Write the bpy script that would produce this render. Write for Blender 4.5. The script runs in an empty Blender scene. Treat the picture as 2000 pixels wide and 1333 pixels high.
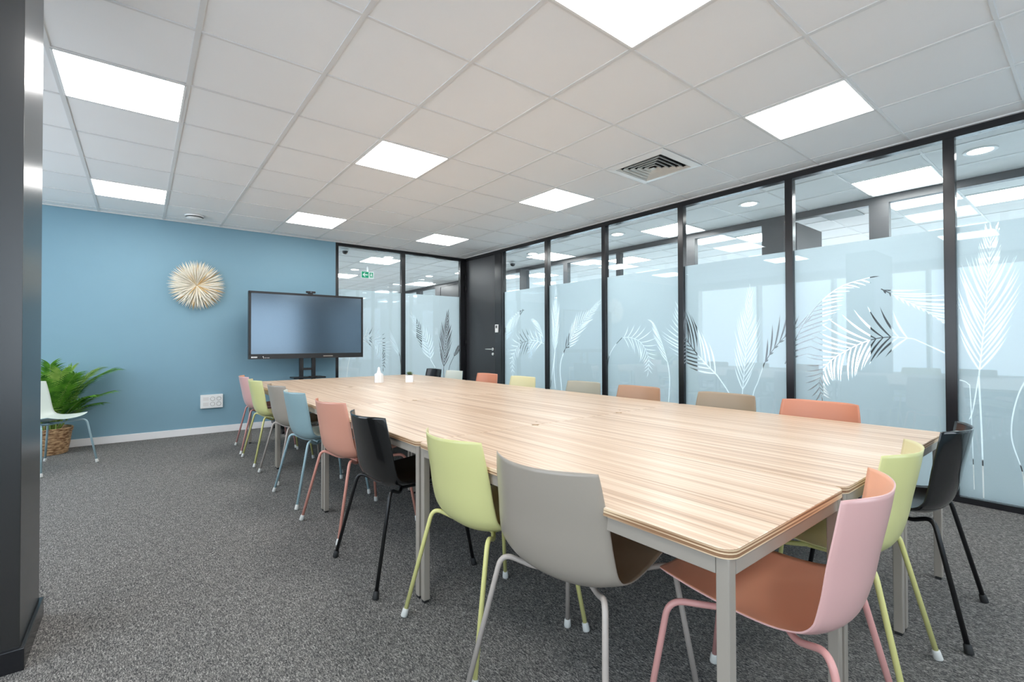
import bpy, bmesh, math, random
from math import pi, sin, cos, radians
from mathutils import Vector, Matrix, noise
from mathutils.geometry import delaunay_2d_cdt
random.seed(7)
sc = bpy.context.scene
COL = sc.collection
H = 2.67            # ceiling height
XW = 5.0            # glazed wall on the right
YB = 4.37           # blue wall

# ------------------------------------------------------------------ materials
def srgb(r, g, b):
    f = lambda c: (c/255/12.92) if c/255 <= .04045 else ((c/255+.055)/1.055)**2.4
    return (f(r), f(g), f(b), 1)

def new_mat(name):
    m = bpy.data.materials.new(name); m.use_nodes = True
    nt = m.node_tree; nt.nodes.clear()
    out = nt.nodes.new('ShaderNodeOutputMaterial')
    return m, nt, out

def plain(name, col, rough=.5, metal=0, var=.04, vscale=6, bump=0, bscale=200, coat=0, spec=.5):
    m, nt, out = new_mat(name); N = nt.nodes; L = nt.links
    p = N.new('ShaderNodeBsdfPrincipled'); L.new(p.outputs[0], out.inputs[0])
    p.inputs['Roughness'].default_value = rough; p.inputs['Metallic'].default_value = metal
    p.inputs['Specular IOR Level'].default_value = spec
    p.inputs['Coat Weight'].default_value = coat
    tc = N.new('ShaderNodeTexCoord'); n = N.new('ShaderNodeTexNoise')
    n.inputs['Scale'].default_value = vscale; n.inputs['Detail'].default_value = 3
    L.new(tc.outputs['Object'], n.inputs['Vector'])
    mx = N.new('ShaderNodeMix'); mx.data_type = 'RGBA'
    mx.inputs[6].default_value = tuple(c*(1-var) for c in col[:3])+(1,)
    mx.inputs[7].default_value = tuple(min(1, c*(1+var)) for c in col[:3])+(1,)
    L.new(n.outputs['Fac'], mx.inputs[0]); L.new(mx.outputs[2], p.inputs['Base Color'])
    if bump:
        n2 = N.new('ShaderNodeTexNoise'); n2.inputs['Scale'].default_value = bscale
        L.new(tc.outputs['Object'], n2.inputs['Vector'])
        b = N.new('ShaderNodeBump'); b.inputs['Strength'].default_value = bump; b.inputs['Distance'].default_value = .002
        L.new(n2.outputs['Fac'], b.inputs['Height']); L.new(b.outputs[0], p.inputs['Normal'])
    return m

def emit(name, col, s):
    m, nt, out = new_mat(name)
    e = nt.nodes.new('ShaderNodeEmission'); e.inputs[0].default_value = col; e.inputs[1].default_value = s
    nt.links.new(e.outputs[0], out.inputs[0]); return m

def carpet():
    m, nt, out = new_mat('carpet'); N = nt.nodes; L = nt.links
    p = N.new('ShaderNodeBsdfPrincipled'); L.new(p.outputs[0], out.inputs[0])
    p.inputs['Roughness'].default_value = .95; p.inputs['Specular IOR Level'].default_value = .15
    tc = N.new('ShaderNodeTexCoord')
    mp = N.new('ShaderNodeMapping'); mp.inputs['Scale'].default_value = (1, .34, 1); mp.inputs['Rotation'].default_value = (0, 0, 1.1)
    L.new(tc.outputs['Object'], mp.inputs[0])
    a = N.new('ShaderNodeTexNoise'); a.inputs['Scale'].default_value = 235; a.inputs['Detail'].default_value = 4; a.inputs['Roughness'].default_value = .7; a.inputs['Distortion'].default_value = 1.2
    L.new(mp.outputs[0], a.inputs[0])
    b = N.new('ShaderNodeTexNoise'); b.inputs['Scale'].default_value = 28; b.inputs['Detail'].default_value = 3
    L.new(tc.outputs['Object'], b.inputs[0])
    r = N.new('ShaderNodeValToRGB'); e = r.color_ramp.elements
    e[0].position = .38; e[0].color = CARPET_D; e[1].position = .64; e[1].color = CARPET_L
    x = e.new(.51); x.color = CARPET_M
    L.new(a.outputs['Fac'], r.inputs[0])
    mx = N.new('ShaderNodeMix'); mx.data_type = 'RGBA'; mx.blend_type = 'MULTIPLY'; mx.inputs[0].default_value = 1
    r2 = N.new('ShaderNodeValToRGB'); r2.color_ramp.elements[0].position = .3; r2.color_ramp.elements[0].color = (.82, .82, .82, 1)
    r2.color_ramp.elements[1].position = .7; r2.color_ramp.elements[1].color = (1.1, 1.1, 1.1, 1)
    L.new(b.outputs['Fac'], r2.inputs[0]); L.new(r.outputs[0], mx.inputs[6]); L.new(r2.outputs[0], mx.inputs[7])
    L.new(mx.outputs[2], p.inputs['Base Color'])
    bp = N.new('ShaderNodeBump'); bp.inputs['Strength'].default_value = .7; bp.inputs['Distance'].default_value = .004
    L.new(a.outputs['Fac'], bp.inputs['Height']); L.new(bp.outputs[0], p.inputs['Normal'])
    return m

def wood(name, c1, c2, c3, rough=.33):
    """zebrano laminate: long fine stripes along Y, different for each table"""
    m, nt, out = new_mat(name); N = nt.nodes; L = nt.links
    p = N.new('ShaderNodeBsdfPrincipled'); L.new(p.outputs[0], out.inputs[0])
    p.inputs['Roughness'].default_value = rough; p.inputs['Specular IOR Level'].default_value = .45
    tc = N.new('ShaderNodeTexCoord'); oi = N.new('ShaderNodeObjectInfo')
    mul = N.new('ShaderNodeMath'); mul.operation = 'MULTIPLY'; mul.inputs[1].default_value = 37
    L.new(oi.outputs['Random'], mul.inputs[0])
    cb = N.new('ShaderNodeCombineXYZ'); L.new(mul.outputs[0], cb.inputs[2]); L.new(mul.outputs[0], cb.inputs[0])
    ad = N.new('ShaderNodeVectorMath'); ad.operation = 'ADD'
    L.new(tc.outputs['Object'], ad.inputs[0]); L.new(cb.outputs[0], ad.inputs[1])
    def band(sx, sy, det):
        mp = N.new('ShaderNodeMapping'); mp.inputs['Scale'].default_value = (sx, sy, 1); L.new(ad.outputs[0], mp.inputs[0])
        n = N.new('ShaderNodeTexNoise'); n.inputs['Scale'].default_value = 1; n.inputs['Detail'].default_value = det; n.inputs['Roughness'].default_value = .6
        L.new(mp.outputs[0], n.inputs[0]); return n
    a = band(62, .55, 5); b = band(16, .7, 3)
    r = N.new('ShaderNodeValToRGB'); e = r.color_ramp.elements
    e[0].position = .32; e[0].color = c1; e[1].position = .62; e[1].color = c3; x = e.new(.47); x.color = c2
    L.new(a.outputs['Fac'], r.inputs[0])
    r2 = N.new('ShaderNodeValToRGB'); r2.color_ramp.elements[0].position = .35; r2.color_ramp.elements[0].color = (.86, .8, .74, 1)
    r2.color_ramp.elements[1].position = .62; r2.color_ramp.elements[1].color = (1, 1, 1, 1)
    L.new(b.outputs['Fac'], r2.inputs[0])
    mx = N.new('ShaderNodeMix'); mx.data_type = 'RGBA'; mx.blend_type = 'MULTIPLY'; mx.inputs[0].default_value = .8
    L.new(r.outputs[0], mx.inputs[6]); L.new(r2.outputs[0], mx.inputs[7]); L.new(mx.outputs[2], p.inputs['Base Color'])
    return m

def ply():
    m, nt, out = new_mat('plywood_edge'); N = nt.nodes; L = nt.links
    p = N.new('ShaderNodeBsdfPrincipled'); L.new(p.outputs[0], out.inputs[0]); p.inputs['Roughness'].default_value = .5
    tc = N.new('ShaderNodeTexCoord'); mp = N.new('ShaderNodeMapping'); mp.inputs['Scale'].default_value = (1.5, 1.5, 210)
    L.new(tc.outputs['Object'], mp.inputs[0])
    n = N.new('ShaderNodeTexNoise'); n.inputs['Scale'].default_value = 1; n.inputs['Detail'].default_value = 1; L.new(mp.outputs[0], n.inputs[0])
    r = N.new('ShaderNodeValToRGB'); e = r.color_ramp.elements
    e[0].position = .42; e[0].color = srgb(140, 104, 74); e[1].position = .56; e[1].color = srgb(226, 200, 165)
    L.new(n.outputs['Fac'], r.inputs[0]); L.new(r.outputs[0], p.inputs['Base Color'])
    return m

def clear_glass(name, tint, refl=1.0):
    m, nt, out = new_mat(name); N = nt.nodes; L = nt.links
    t = N.new('ShaderNodeBsdfTransparent'); t.inputs[0].default_value = tint
    g = N.new('ShaderNodeBsdfGlossy'); g.inputs['Roughness'].default_value = .02; g.inputs[0].default_value = (.95, .97, 1, 1)
    f = N.new('ShaderNodeFresnel'); ge = N.new('ShaderNodeNewGeometry')
    io = N.new('ShaderNodeMapRange'); io.inputs[3].default_value = 1.5; io.inputs[4].default_value = 1/1.5   # same reflectance on both faces of the pane
    L.new(ge.outputs['Backfacing'], io.inputs[0]); L.new(io.outputs[0], f.inputs[0])
    mu = N.new('ShaderNodeMath'); mu.operation = 'MULTIPLY'; mu.inputs[1].default_value = refl; mu.use_clamp = True
    L.new(f.outputs[0], mu.inputs[0])
    # a faint waviness in the reflections only
    tc = N.new('ShaderNodeTexCoord'); n = N.new('ShaderNodeTexNoise'); n.inputs['Scale'].default_value = 1.3
    b = N.new('ShaderNodeBump'); b.inputs['Strength'].default_value = .02; b.inputs['Distance'].default_value = .01
    L.new(tc.outputs['Object'], n.inputs[0]); L.new(n.outputs['Fac'], b.inputs['Height']); L.new(b.outputs[0], g.inputs['Normal'])
    mx = N.new('ShaderNodeMixShader'); L.new(mu.outputs[0], mx.inputs[0]); L.new(t.outputs[0], mx.inputs[1]); L.new(g.outputs[0], mx.inputs[2])
    L.new(mx.outputs[0], out.inputs[0]); return m

def film_mat(name, col, blur=.25, back=.27):
    m, nt, out = new_mat(name); N = nt.nodes; L = nt.links
    tr = N.new('ShaderNodeBsdfTranslucent'); tr.inputs[0].default_value = col
    df = N.new('ShaderNodeBsdfDiffuse'); df.inputs[0].default_value = col
    rf = N.new('ShaderNodeBsdfRefraction'); rf.inputs[0].default_value = col; rf.inputs['Roughness'].default_value = .75; rf.inputs['IOR'].default_value = 1.25
    tc = N.new('ShaderNodeTexCoord'); n = N.new('ShaderNodeTexNoise'); n.inputs['Scale'].default_value = 400
    L.new(tc.outputs['Object'], n.inputs[0])
    mr = N.new('ShaderNodeMapRange'); mr.inputs[3].default_value = back; mr.inputs[4].default_value = back+.06
    L.new(n.outputs['Fac'], mr.inputs[0])
    a = N.new('ShaderNodeMixShader'); L.new(mr.outputs[0], a.inputs[0])
    L.new(tr.outputs[0], a.inputs[1]); L.new(df.outputs[0], a.inputs[2])
    b = N.new('ShaderNodeMixShader'); b.inputs[0].default_value = blur
    L.new(a.outputs[0], b.inputs[1]); L.new(rf.outputs[0], b.inputs[2]); L.new(b.outputs[0], out.inputs[0])
    return m

def basket_mat():
    m, nt, out = new_mat('woven_reed'); N = nt.nodes; L = nt.links
    p = N.new('ShaderNodeBsdfPrincipled'); L.new(p.outputs[0], out.inputs[0]); p.inputs['Roughness'].default_value = .7
    tc = N.new('ShaderNodeTexCoord'); mp = N.new('ShaderNodeMapping'); mp.inputs['Scale'].default_value = (22, 22, 70)
    L.new(tc.outputs['Object'], mp.inputs[0])
    n = N.new('ShaderNodeTexNoise'); n.inputs['Scale'].default_value = 1; n.inputs['Detail'].default_value = 3; L.new(mp.outputs[0], n.inputs[0])
    r = N.new('ShaderNodeValToRGB'); e = r.color_ramp.elements
    e[0].position = .35; e[0].color = srgb(118, 78, 46); e[1].position = .62; e[1].color = srgb(206, 170, 128)
    L.new(n.outputs['Fac'], r.inputs[0]); L.new(r.outputs[0], p.inputs['Base Color'])
    return m

def leaf_mat(name, c1, c2):
    m, nt, out = new_mat(name); N = nt.nodes; L = nt.links
    p = N.new('ShaderNodeBsdfPrincipled'); p.inputs['Roughness'].default_value = .4
    tl = N.new('ShaderNodeBsdfTranslucent'); mxs = N.new('ShaderNodeMixShader'); mxs.inputs[0].default_value = .3
    tc = N.new('ShaderNodeTexCoord'); n = N.new('ShaderNodeTexNoise'); n.inputs['Scale'].default_value = 9; L.new(tc.outputs['Object'], n.inputs[0])
    mx = N.new('ShaderNodeMix'); mx.data_type = 'RGBA'; mx.inputs[6].default_value = c1; mx.inputs[7].default_value = c2
    r = N.new('ShaderNodeMapRange'); r.inputs[1].default_value = .35; r.inputs[2].default_value = .65; L.new(n.outputs['Fac'], r.inputs[0]); L.new(r.outputs[0], mx.inputs[0])
    L.new(mx.outputs[2], p.inputs['Base Color']); L.new(mx.outputs[2], tl.inputs[0])
    L.new(p.outputs[0], mxs.inputs[1]); L.new(tl.outputs[0], mxs.inputs[2]); L.new(mxs.outputs[0], out.inputs[0])
    return m

CARPET_D = (.040, .041, .042, 1); CARPET_M = (.155, .150, .143, 1); CARPET_L = (.47, .448, .415, 1)
M = {}
M['carpet'] = carpet()
M['blue'] = plain('blue_paint', (.205, .355, .440, 1), .75, var=.02, bump=.15, bscale=350)
M['white_wall'] = plain('white_paint', (.80, .79, .77, 1), .8, var=.02, bump=.1)
M['tile'] = plain('ceiling_tile', (.85, .852, .855, 1), .9, var=.015, vscale=3, bump=.35, bscale=420)
M['tee'] = plain('ceiling_tee', (.70, .695, .69, 1), .45, var=.01)
M['black_wall'] = plain('charcoal_panel', (.020, .0195, .019, 1), .26, var=.2, vscale=4, bump=.06, bscale=60, spec=.8)
M['black_metal'] = plain('black_aluminium', (.012, .012, .014, 1), .22, var=.1, spec=.5)
M['brown_metal'] = plain('dark_grey_aluminium', (.055, .055, .058, 1), .4, var=.1)
M['door'] = plain('charcoal_door', (.028, .027, .030, 1), .38, var=.06)
M['white_plastic'] = plain('white_plastic', (.82, .82, .81, 1), .35, var=.02)
M['base_white'] = plain('white_gloss_paint', (.84, .83, .83, 1), .35, var=.02)
M['chrome'] = plain('brushed_steel', (.86, .85, .83, 1), .38, .7, var=.03)
M['dark_gap'] = plain('dark_void', (.012, .014, .014, 1), .7)
M['grille'] = plain('grille_white', (.66, .65, .60, 1), .45, var=.02)
M['wood'] = wood('zebrano_laminate', srgb(178, 146, 120), srgb(211, 184, 157), srgb(229, 209, 188))
M['ply'] = ply()
M['frame'] = plain('taupe_powder_coat', srgb(152, 144, 134), .42, var=.02)
M['rubber'] = plain('black_rubber', (.01, .01, .01, 1), .6)
M['glass'] = clear_glass('partition_glass', (.925, .968, .977, 1), 1.0)
M['glass2'] = clear_glass('office_glass', (.94, .97, .975, 1), 1.0)
M['film'] = film_mat('frosted_film', (.53, .605, .64, 1), .05)
M['film2'] = film_mat('office_frosted_film', (.97, .98, .985, 1), .0, .08)
M['panel'] = emit('led_diffuser', (1, .985, .965, 1), 15.0)
M['panel2'] = emit('led_diffuser_corridor', (1, .97, .95, 1), 24.0)
M['spot'] = emit('downlight_lens', (1, .95, .90, 1), 18.0)
M['screen'] = plain('screen_glass', (.012, .014, .018, 1), .15, var=.05, spec=.5)
M['screen'].node_tree.nodes['Principled BSDF'].inputs['IOR'].default_value = 2.4
M['screen'].node_tree.nodes['Principled BSDF'].inputs['Specular Tint'].default_value = (.62, .82, 1, 1)
M['bezel'] = plain('tv_bezel', (.014, .014, .015, 1), .3, spec=.4)
M['green_sign'] = emit('exit_green', srgb(20, 165, 120), .9)
M['white_sign'] = emit('exit_white', (.9, 1, .95, 1), .9)
M['basket'] = basket_mat()
M['leaf'] = leaf_mat('palm_leaf', srgb(44, 98, 30), srgb(118, 176, 62))  # second green raised to put highlights into the leaf colour
M['leaf_light'] = leaf_mat('highlit_palm_leaf', srgb(130, 178, 70), srgb(196, 220, 120))  # paler green for some fronds, highlights put into the colour
M['stem'] = plain('palm_stem', srgb(130, 155, 75), .5, var=.15, vscale=20)
M['soil'] = plain('soil', (.03, .02, .015, 1), .9)
M['stick'] = plain('driftwood', srgb(226, 210, 180), .6, var=.22, vscale=16)
M['stick2'] = plain('bleached_wood', srgb(238, 232, 218), .6, var=.1, vscale=16)
M['stick3'] = plain('honey_wood', srgb(205, 172, 120), .6, var=.2, vscale=16)
M['frost_glass'] = plain('frosted_bottle', (.86, .86, .87, 1), .18, var=.03)
M['pot_white'] = plain('patterned_pot', srgb(242, 240, 242), .4, var=.05, vscale=90)
M['succulent'] = plain('succulent', srgb(85, 105, 60), .5, var=.2)
M['cap'] = plain('clear_foot_cap', srgb(205, 205, 200), .4, var=.03)

def chair_mats(key, outer, inner, leg, gl=.3):
    M[key] = (plain(key+'_shell_back', srgb(*outer), gl, var=.015, vscale=3, coat=.15),
              plain(key+'_shell_face', srgb(*inner), gl+.12, var=.015, vscale=3),
              plain(key+'_tube', srgb(*leg), .35, var=.02))
chair_mats('pink', (207, 163, 159), (228, 168, 138), (208, 152, 146))
chair_mats('lime', (202, 201, 138), (218, 211, 166), (213, 209, 138))
chair_mats('taupe', (152, 143, 132), (158, 140, 118), (176, 166, 158))
chair_mats('blue_chair', (134, 161, 167), (204, 212, 204), (158, 186, 194))
chair_mats('coral', (206, 147, 126), (204, 136, 108), (214, 150, 134))
chair_mats('black_chair', (22, 22, 22), (26, 26, 27), (16, 16, 17), .12)
chair_mats('pink_shaded', (200, 160, 161), (176, 138, 110), (206, 150, 147))  # pink kind with shade put into its tan face colour
chair_mats('olive', (152, 143, 132), (165, 162, 146), (186, 177, 170))  # taupe kind with its different lighting put into the face colour

# ------------------------------------------------------------------ mesh helpers
class MB:
    def __init__(self): self.bm = bmesh.new()
    def box(self, x0, x1, y0, y1, z0, z1, mi=0, bev=0):
        bm = self.bm
        r = bmesh.ops.create_cube(bm, size=1)
        for v in r['verts']:
            v.co = Vector(((x0+x1)/2+v.co.x*(x1-x0), (y0+y1)/2+v.co.y*(y1-y0), (z0+z1)/2+v.co.z*(z1-z0)))
        fs = set(f for v in r['verts'] for f in v.link_faces)
        for f in fs: f.material_index = mi
        if bev:
            es = list(set(e for v in r['verts'] for e in v.link_edges))
            rr = bmesh.ops.bevel(bm, geom=es, offset=bev, segments=2, profile=.5, affect='EDGES')
            for f in rr['faces']: f.material_index = mi
        return self
    def cyl(self, c, r, h, axis='Z', n=24, mi=0, r2=None, caps=True):
        m = Matrix.Translation(c)
        if axis == 'X': m = m @ Matrix.Rotation(pi/2, 4, 'Y')
        if axis == 'Y': m = m @ Matrix.Rotation(-pi/2, 4, 'X')
        rr = bmesh.ops.create_cone(self.bm, cap_ends=caps, segments=n, radius1=r, radius2=r if r2 is None else r2, depth=h, matrix=m)
        for f in set(f for v in rr['verts'] for f in v.link_faces): f.material_index = mi; f.smooth = len(f.verts) == 4
        return self
    def tube(self, pts, r, n=10, mi=0, cap=True, radii=None):
        bm = self.bm; pts = [Vector(p) for p in pts]; rings = []
        up = None
        for i, p in enumerate(pts):
            t = (pts[min(i+1, len(pts)-1)]-pts[max(i-1, 0)]).normalized()
            if up is None:
                up = Vector((0, 0, 1)) if abs(t.z) < .9 else Vector((1, 0, 0))
            a = (up-t*up.dot(t)).normalized(); up = a; b = t.cross(a)
            R = r if radii is None else radii[i]
            rings.append([bm.verts.new(p+(a*cos(2*pi*k/n)+b*sin(2*pi*k/n))*R) for k in range(n)])
        for i in range(len(rings)-1):
            for k in range(n):
                f = bm.faces.new((rings[i][k], rings[i][(k+1) % n], rings[i+1][(k+1) % n], rings[i+1][k])); f.smooth = True; f.material_index = mi
        if cap:
            f = bm.faces.new(list(reversed(rings[0]))); f.material_index = mi
            f = bm.faces.new(rings[-1]); f.material_index = mi
        return self
    def lathe(self, prof, c=(0, 0, 0), n=32, mi=0, smooth=True, rot=0):
        bm = self.bm; c = Vector(c); rings = []
        for (r, z) in prof:
            if r < 1e-6: rings.append([bm.verts.new(c+Vector((0, 0, z)))])
            else: rings.append([bm.verts.new(c+Vector((r*cos(2*pi*k/n+rot), r*sin(2*pi*k/n+rot), z))) for k in range(n)])
        for A, B in zip(rings, rings[1:]):
            for k in range(n):
                q = [A[k % len(A)], A[(k+1) % len(A)], B[(k+1) % len(B)], B[k % len(B)]]
                u = []
                for v in q:
                    if v not in u: u.append(v)
                if len(u) > 2:
                    f = bm.faces.new(u); f.smooth = smooth; f.material_index = mi
        return self
    def prism(self, poly, z0, z1, mi=0, mtop=None):
        bm = self.bm
        a = [bm.verts.new((x, y, z0)) for x, y in poly]; b = [bm.verts.new((x, y, z1)) for x, y in poly]
        n = len(poly)
        for k in range(n):
            f = bm.faces.new((a[k], a[(k+1) % n], b[(k+1) % n], b[k])); f.material_index = mi
        f = bm.faces.new(b); f.material_index = mi if mtop is None else mtop
        f = bm.faces.new(list(reversed(a))); f.material_index = mi
        return self
    def xf(self, m):
        bmesh.ops.transform(self.bm, matrix=m, verts=self.bm.verts); return self
    def build(self, name, mats, parent=None, loc=None, recalc=True):
        if recalc: bmesh.ops.recalc_face_normals(self.bm, faces=self.bm.faces)
        me = bpy.data.meshes.new(name); self.bm.to_mesh(me); self.bm.free()
        for m in (mats if isinstance(mats, (list, tuple)) else [mats]): me.materials.append(m)
        o = bpy.data.objects.new(name, me); COL.objects.link(o)
        if parent: o.parent = parent
        if loc: o.location = loc
        return o

def tag(o, label, cat, group=None, kind=None):
    o['label'] = label
    if cat: o['category'] = cat
    if group: o['group'] = group
    if kind: o['kind'] = kind
    return o
def empty(name, loc=(0, 0, 0), rz=0):
    o = bpy.data.objects.new(name, None); COL.objects.link(o); o.location = loc; o.rotation_euler = (0, 0, rz)
    o.empty_display_size = .1; return o
def kids(o): return [c for c in bpy.data.objects if c.parent == o]
def copy_tree(o, parent=None):
    c = o.copy(); COL.objects.link(c)
    if parent: c.parent = parent
    for ch in kids(o): copy_tree(ch, c)
    return c
def S(o, label, cat): return tag(o, label, cat, kind='structure')

# ------------------------------------------------------------------ shell of the room
X0, X1, Y0, Y1 = -1.9, 11.0, -5.4, 12.6
S(MB().box(X0-.3, X1+.3, Y0-.3, Y1+.3, -.1, 0).build('floor', M['carpet']), 'speckled dark grey loop pile carpet across the whole floor', 'floor')

S(MB().box(5.08, X1+.2, Y0-.1, Y1+.1, -.002, .003).box(2.0, 5.08, YB+.09, Y1+.1, -.002, .003).build('floor_corridor', plain('pale_bounce_floor', (.58, .575, .56, 1), .5, var=.04, vscale=2)), 'pale floor added to bounce light in the corridor behind the frosted glass', 'floor')  # floor made pale, added to bounce light onto the corridor ceiling
c = MB()
VX0, VX1, VY0, VY1 = 3.665, 4.135, -.535, -.065      # hole for the air vent
c.box(X0-.3, VX0, Y0-.3, Y1+.3, H+.006, H+.1, 0); c.box(VX1, X1+.3, Y0-.3, Y1+.3, H+.006, H+.1, 0)
c.box(VX0, VX1, Y0-.3, VY0, H+.006, H+.1, 0); c.box(VX0, VX1, VY1, Y1+.3, H+.006, H+.1, 0)
import itertools
nx0, nx1 = int(math.ceil((X0)/.6)), int(math.floor(X1/.6))
for i in range(nx0, nx1+1):
    x = .6*i; c.box(x-.012, x+.012, Y0, Y1, H+.001, H+.007, 1)
for j in range(int(math.ceil(Y0/.6)), int(math.floor(Y1/.6))+1):
    y = .6*j; c.box(X0, X1, y-.008, y+.008, H+.0015, H+.007, 1)
# perimeter trims of the room
c.box(XW-.022, XW-.001, Y0, YB, H-.004, H+.007, 1); c.box(X0, XW, YB-.022, YB-.001, H-.004, H+.007, 1)
S(c.build('ceiling', [M['tile'], M['tee']]), 'white suspended ceiling of square tiles in a metal grid', 'ceiling')

S(MB().box(X0, 2.69, YB, YB+.1, 0, H).build('wall_back', M['blue']), 'matt blue painted wall behind the screen', 'wall')
S(MB().box(X0, 2.685, YB-.014, YB-.0005, 0, .085, bev=.003).build('baseboard_back', M['base_white']), 'white skirting board along the blue wall', 'baseboard')
# left wall with window openings
def wall_with_windows(x0, x1, y0, y1, opens, z0=.85, z1=2.4, axis='Y'):
    m = MB()
    lo, hi = (y0, y1) if axis == 'Y' else (x0, x1)
    def seg(a, b, za, zb):
        if axis == 'Y': m.box(x0, x1, a, b, za, zb)
        else: m.box(a, b, y0, y1, za, zb)
    cur = lo
    for (a, b) in opens:
        seg(cur, a, 0, H+.005); seg(a, b, 0, z0); seg(a, b, z1, H+.005); cur = b
    seg(cur, hi, 0, H+.005)
    return m
LW = [(-5.2+1.52*k, -5.2+1.52*k+1.47) for k in range(6)]+[(5.0+1.52*k, 5.0+1.52*k+1.47) for k in range(5)]  # last five openings are unseen, added to light the space beyond the glazing
S(wall_with_windows(X0-.2, X0, Y0-.2, Y1, LW, z0=.56, z1=2.5).build('wall_left', M['white_wall']), 'white wall with windows left of the pillar, more added beyond for light', 'wall')
FW = [(-.9, .7), (2.4, 4.5)]
S(wall_with_windows(X0-.2, XW, Y0-.2, Y0, FW, z0=.56, z1=2.5, axis='X').build('wall_front', M['blue']), 'blue wall with windows behind the viewpoint', 'wall')
S(MB().box(XW, X1, Y0-.2, Y0, 0, H+.005).build('wall_corridor_end', M['white_wall']), 'white end wall of the corridor and offices', 'wall')
S(MB().box(X0-.2, X1, Y1, Y1+.2, 0, H+.005).build('wall_far', M['white_wall']), 'pale far wall beyond the glazed partition', 'wall')
OW = [(-5.0+2.2*k, -3.1+2.2*k) for k in range(8)]
S(wall_with_windows(X1, X1+.2, Y0-.2, Y1+.2, OW, z0=.3, z1=2.55).build('wall_outer', M['white_wall']), 'outer office wall with tall bright windows', 'wall')

# dark pillar at the left
S(MB().box(-1.0, .053, -.35, .05, 0, H+.004, bev=.002).build('wall_pillar', M['black_wall']), 'charcoal wall end standing close at the left edge', 'wall')
bb = MB(); t = .013
bb.box(-1.0, .053+t, -.35-t, -.35, 0, .078, bev=.002); bb.box(.053, .053+t, -.35, .05+t, 0, .078, bev=.002); bb.box(-1.0, .053, .05, .05+t, 0, .078)
S(bb.build('baseboard_pillar', M['black_metal']), 'black skirting around the foot of the charcoal wall end', 'baseboard')

# ------------------------------------------------------------------ palm patterns cut out of the frosted film
def blade(p, ang, L, w, bend, n=6):
    """curved tapering leaflet outline"""
    pts = []; x, y = p; a = ang; c = [(x, y, a)]
    for k in range(n):
        a += bend/n; x += cos(a)*L/n; y += sin(a)*L/n; c.append((x, y, a))
    up, dn = [], []
    for k, (x, y, a) in enumerate(c):
        s = k/n; ww = w*.5*(.22+1.0*math.sin(pi*min(1, s*.95+.08))**.8)*(1-s**6)
        up.append((x-sin(a)*ww, y+cos(a)*ww)); dn.append((x+sin(a)*ww, y-cos(a)*ww))
    return up[:-1]+[(c[-1][0], c[-1][1])]+list(reversed(dn[:-1]))
def catmull(P, n=8):
    P = [Vector(p) for p in P]
    if len(P) == 2: return [P[0].lerp(P[1], k/n) for k in range(n+1)]
    out = []
    for i in range(len(P)-1):
        a = P[max(i-1, 0)]; b = P[i]; c_ = P[i+1]; d = P[min(i+2, len(P)-1)]
        for k in range(n):
            t = k/n
            out.append(.5*((2*b)+(-a+c_)*t+(2*a-5*b+4*c_-d)*t*t+(-a+3*b-3*c_+d)*t**3))
    out.append(P[-1]); return out
def strip(P, w0, w1):
    Q = catmull(P); n = len(Q); up, dn = [], []
    for i, q in enumerate(Q):
        t = (Q[min(i+1, n-1)]-Q[max(i-1, 0)]).normalized(); nn = Vector((-t.y, t.x)); w = (w0+(w1-w0)*i/(n-1))*.5
        up.append(tuple(q+nn*w)); dn.append(tuple(q-nn*w))
    return up+list(reversed(dn))
def leaf(P, n=12, LA=.25, LB=.25, ang=40, bend=12, w=.02, stem=.008, s0=.04):
    w *= .56
    Q = catmull(P); cum = [0]
    for a, b in zip(Q, Q[1:]): cum.append(cum[-1]+(b-a).length)
    polys = [strip(P, stem, .003)]
    for k in range(n+1):
        s = s0+(1-s0)*(k/n)**.95; d = s*cum[-1]; i = 0
        while i < len(cum)-2 and cum[i+1] < d: i += 1
        f = (d-cum[i])/max(1e-6, cum[i+1]-cum[i]); p = Q[i].lerp(Q[i+1], min(1, f)); t = (Q[i+1]-Q[i]).normalized(); ta = math.atan2(t.y, t.x)
        prof = (.62+.38*sin(pi*min(1, s*1.5)))*(1-.55*max(0, s-.5)*2)
        for sgn, L in ((1, LA), (-1, LB)):
            if L <= 0 or (k == n and sgn < 0): continue
            A = ang*(1-.35*s) if k < n else 0
            A += random.uniform(-3, 3)
            polys.append(blade(tuple(p), ta+sgn*radians(A), L*prof*random.uniform(.93, 1.05), w*(1-.35*s), -sgn*radians(bend)))
    return polys

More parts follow.
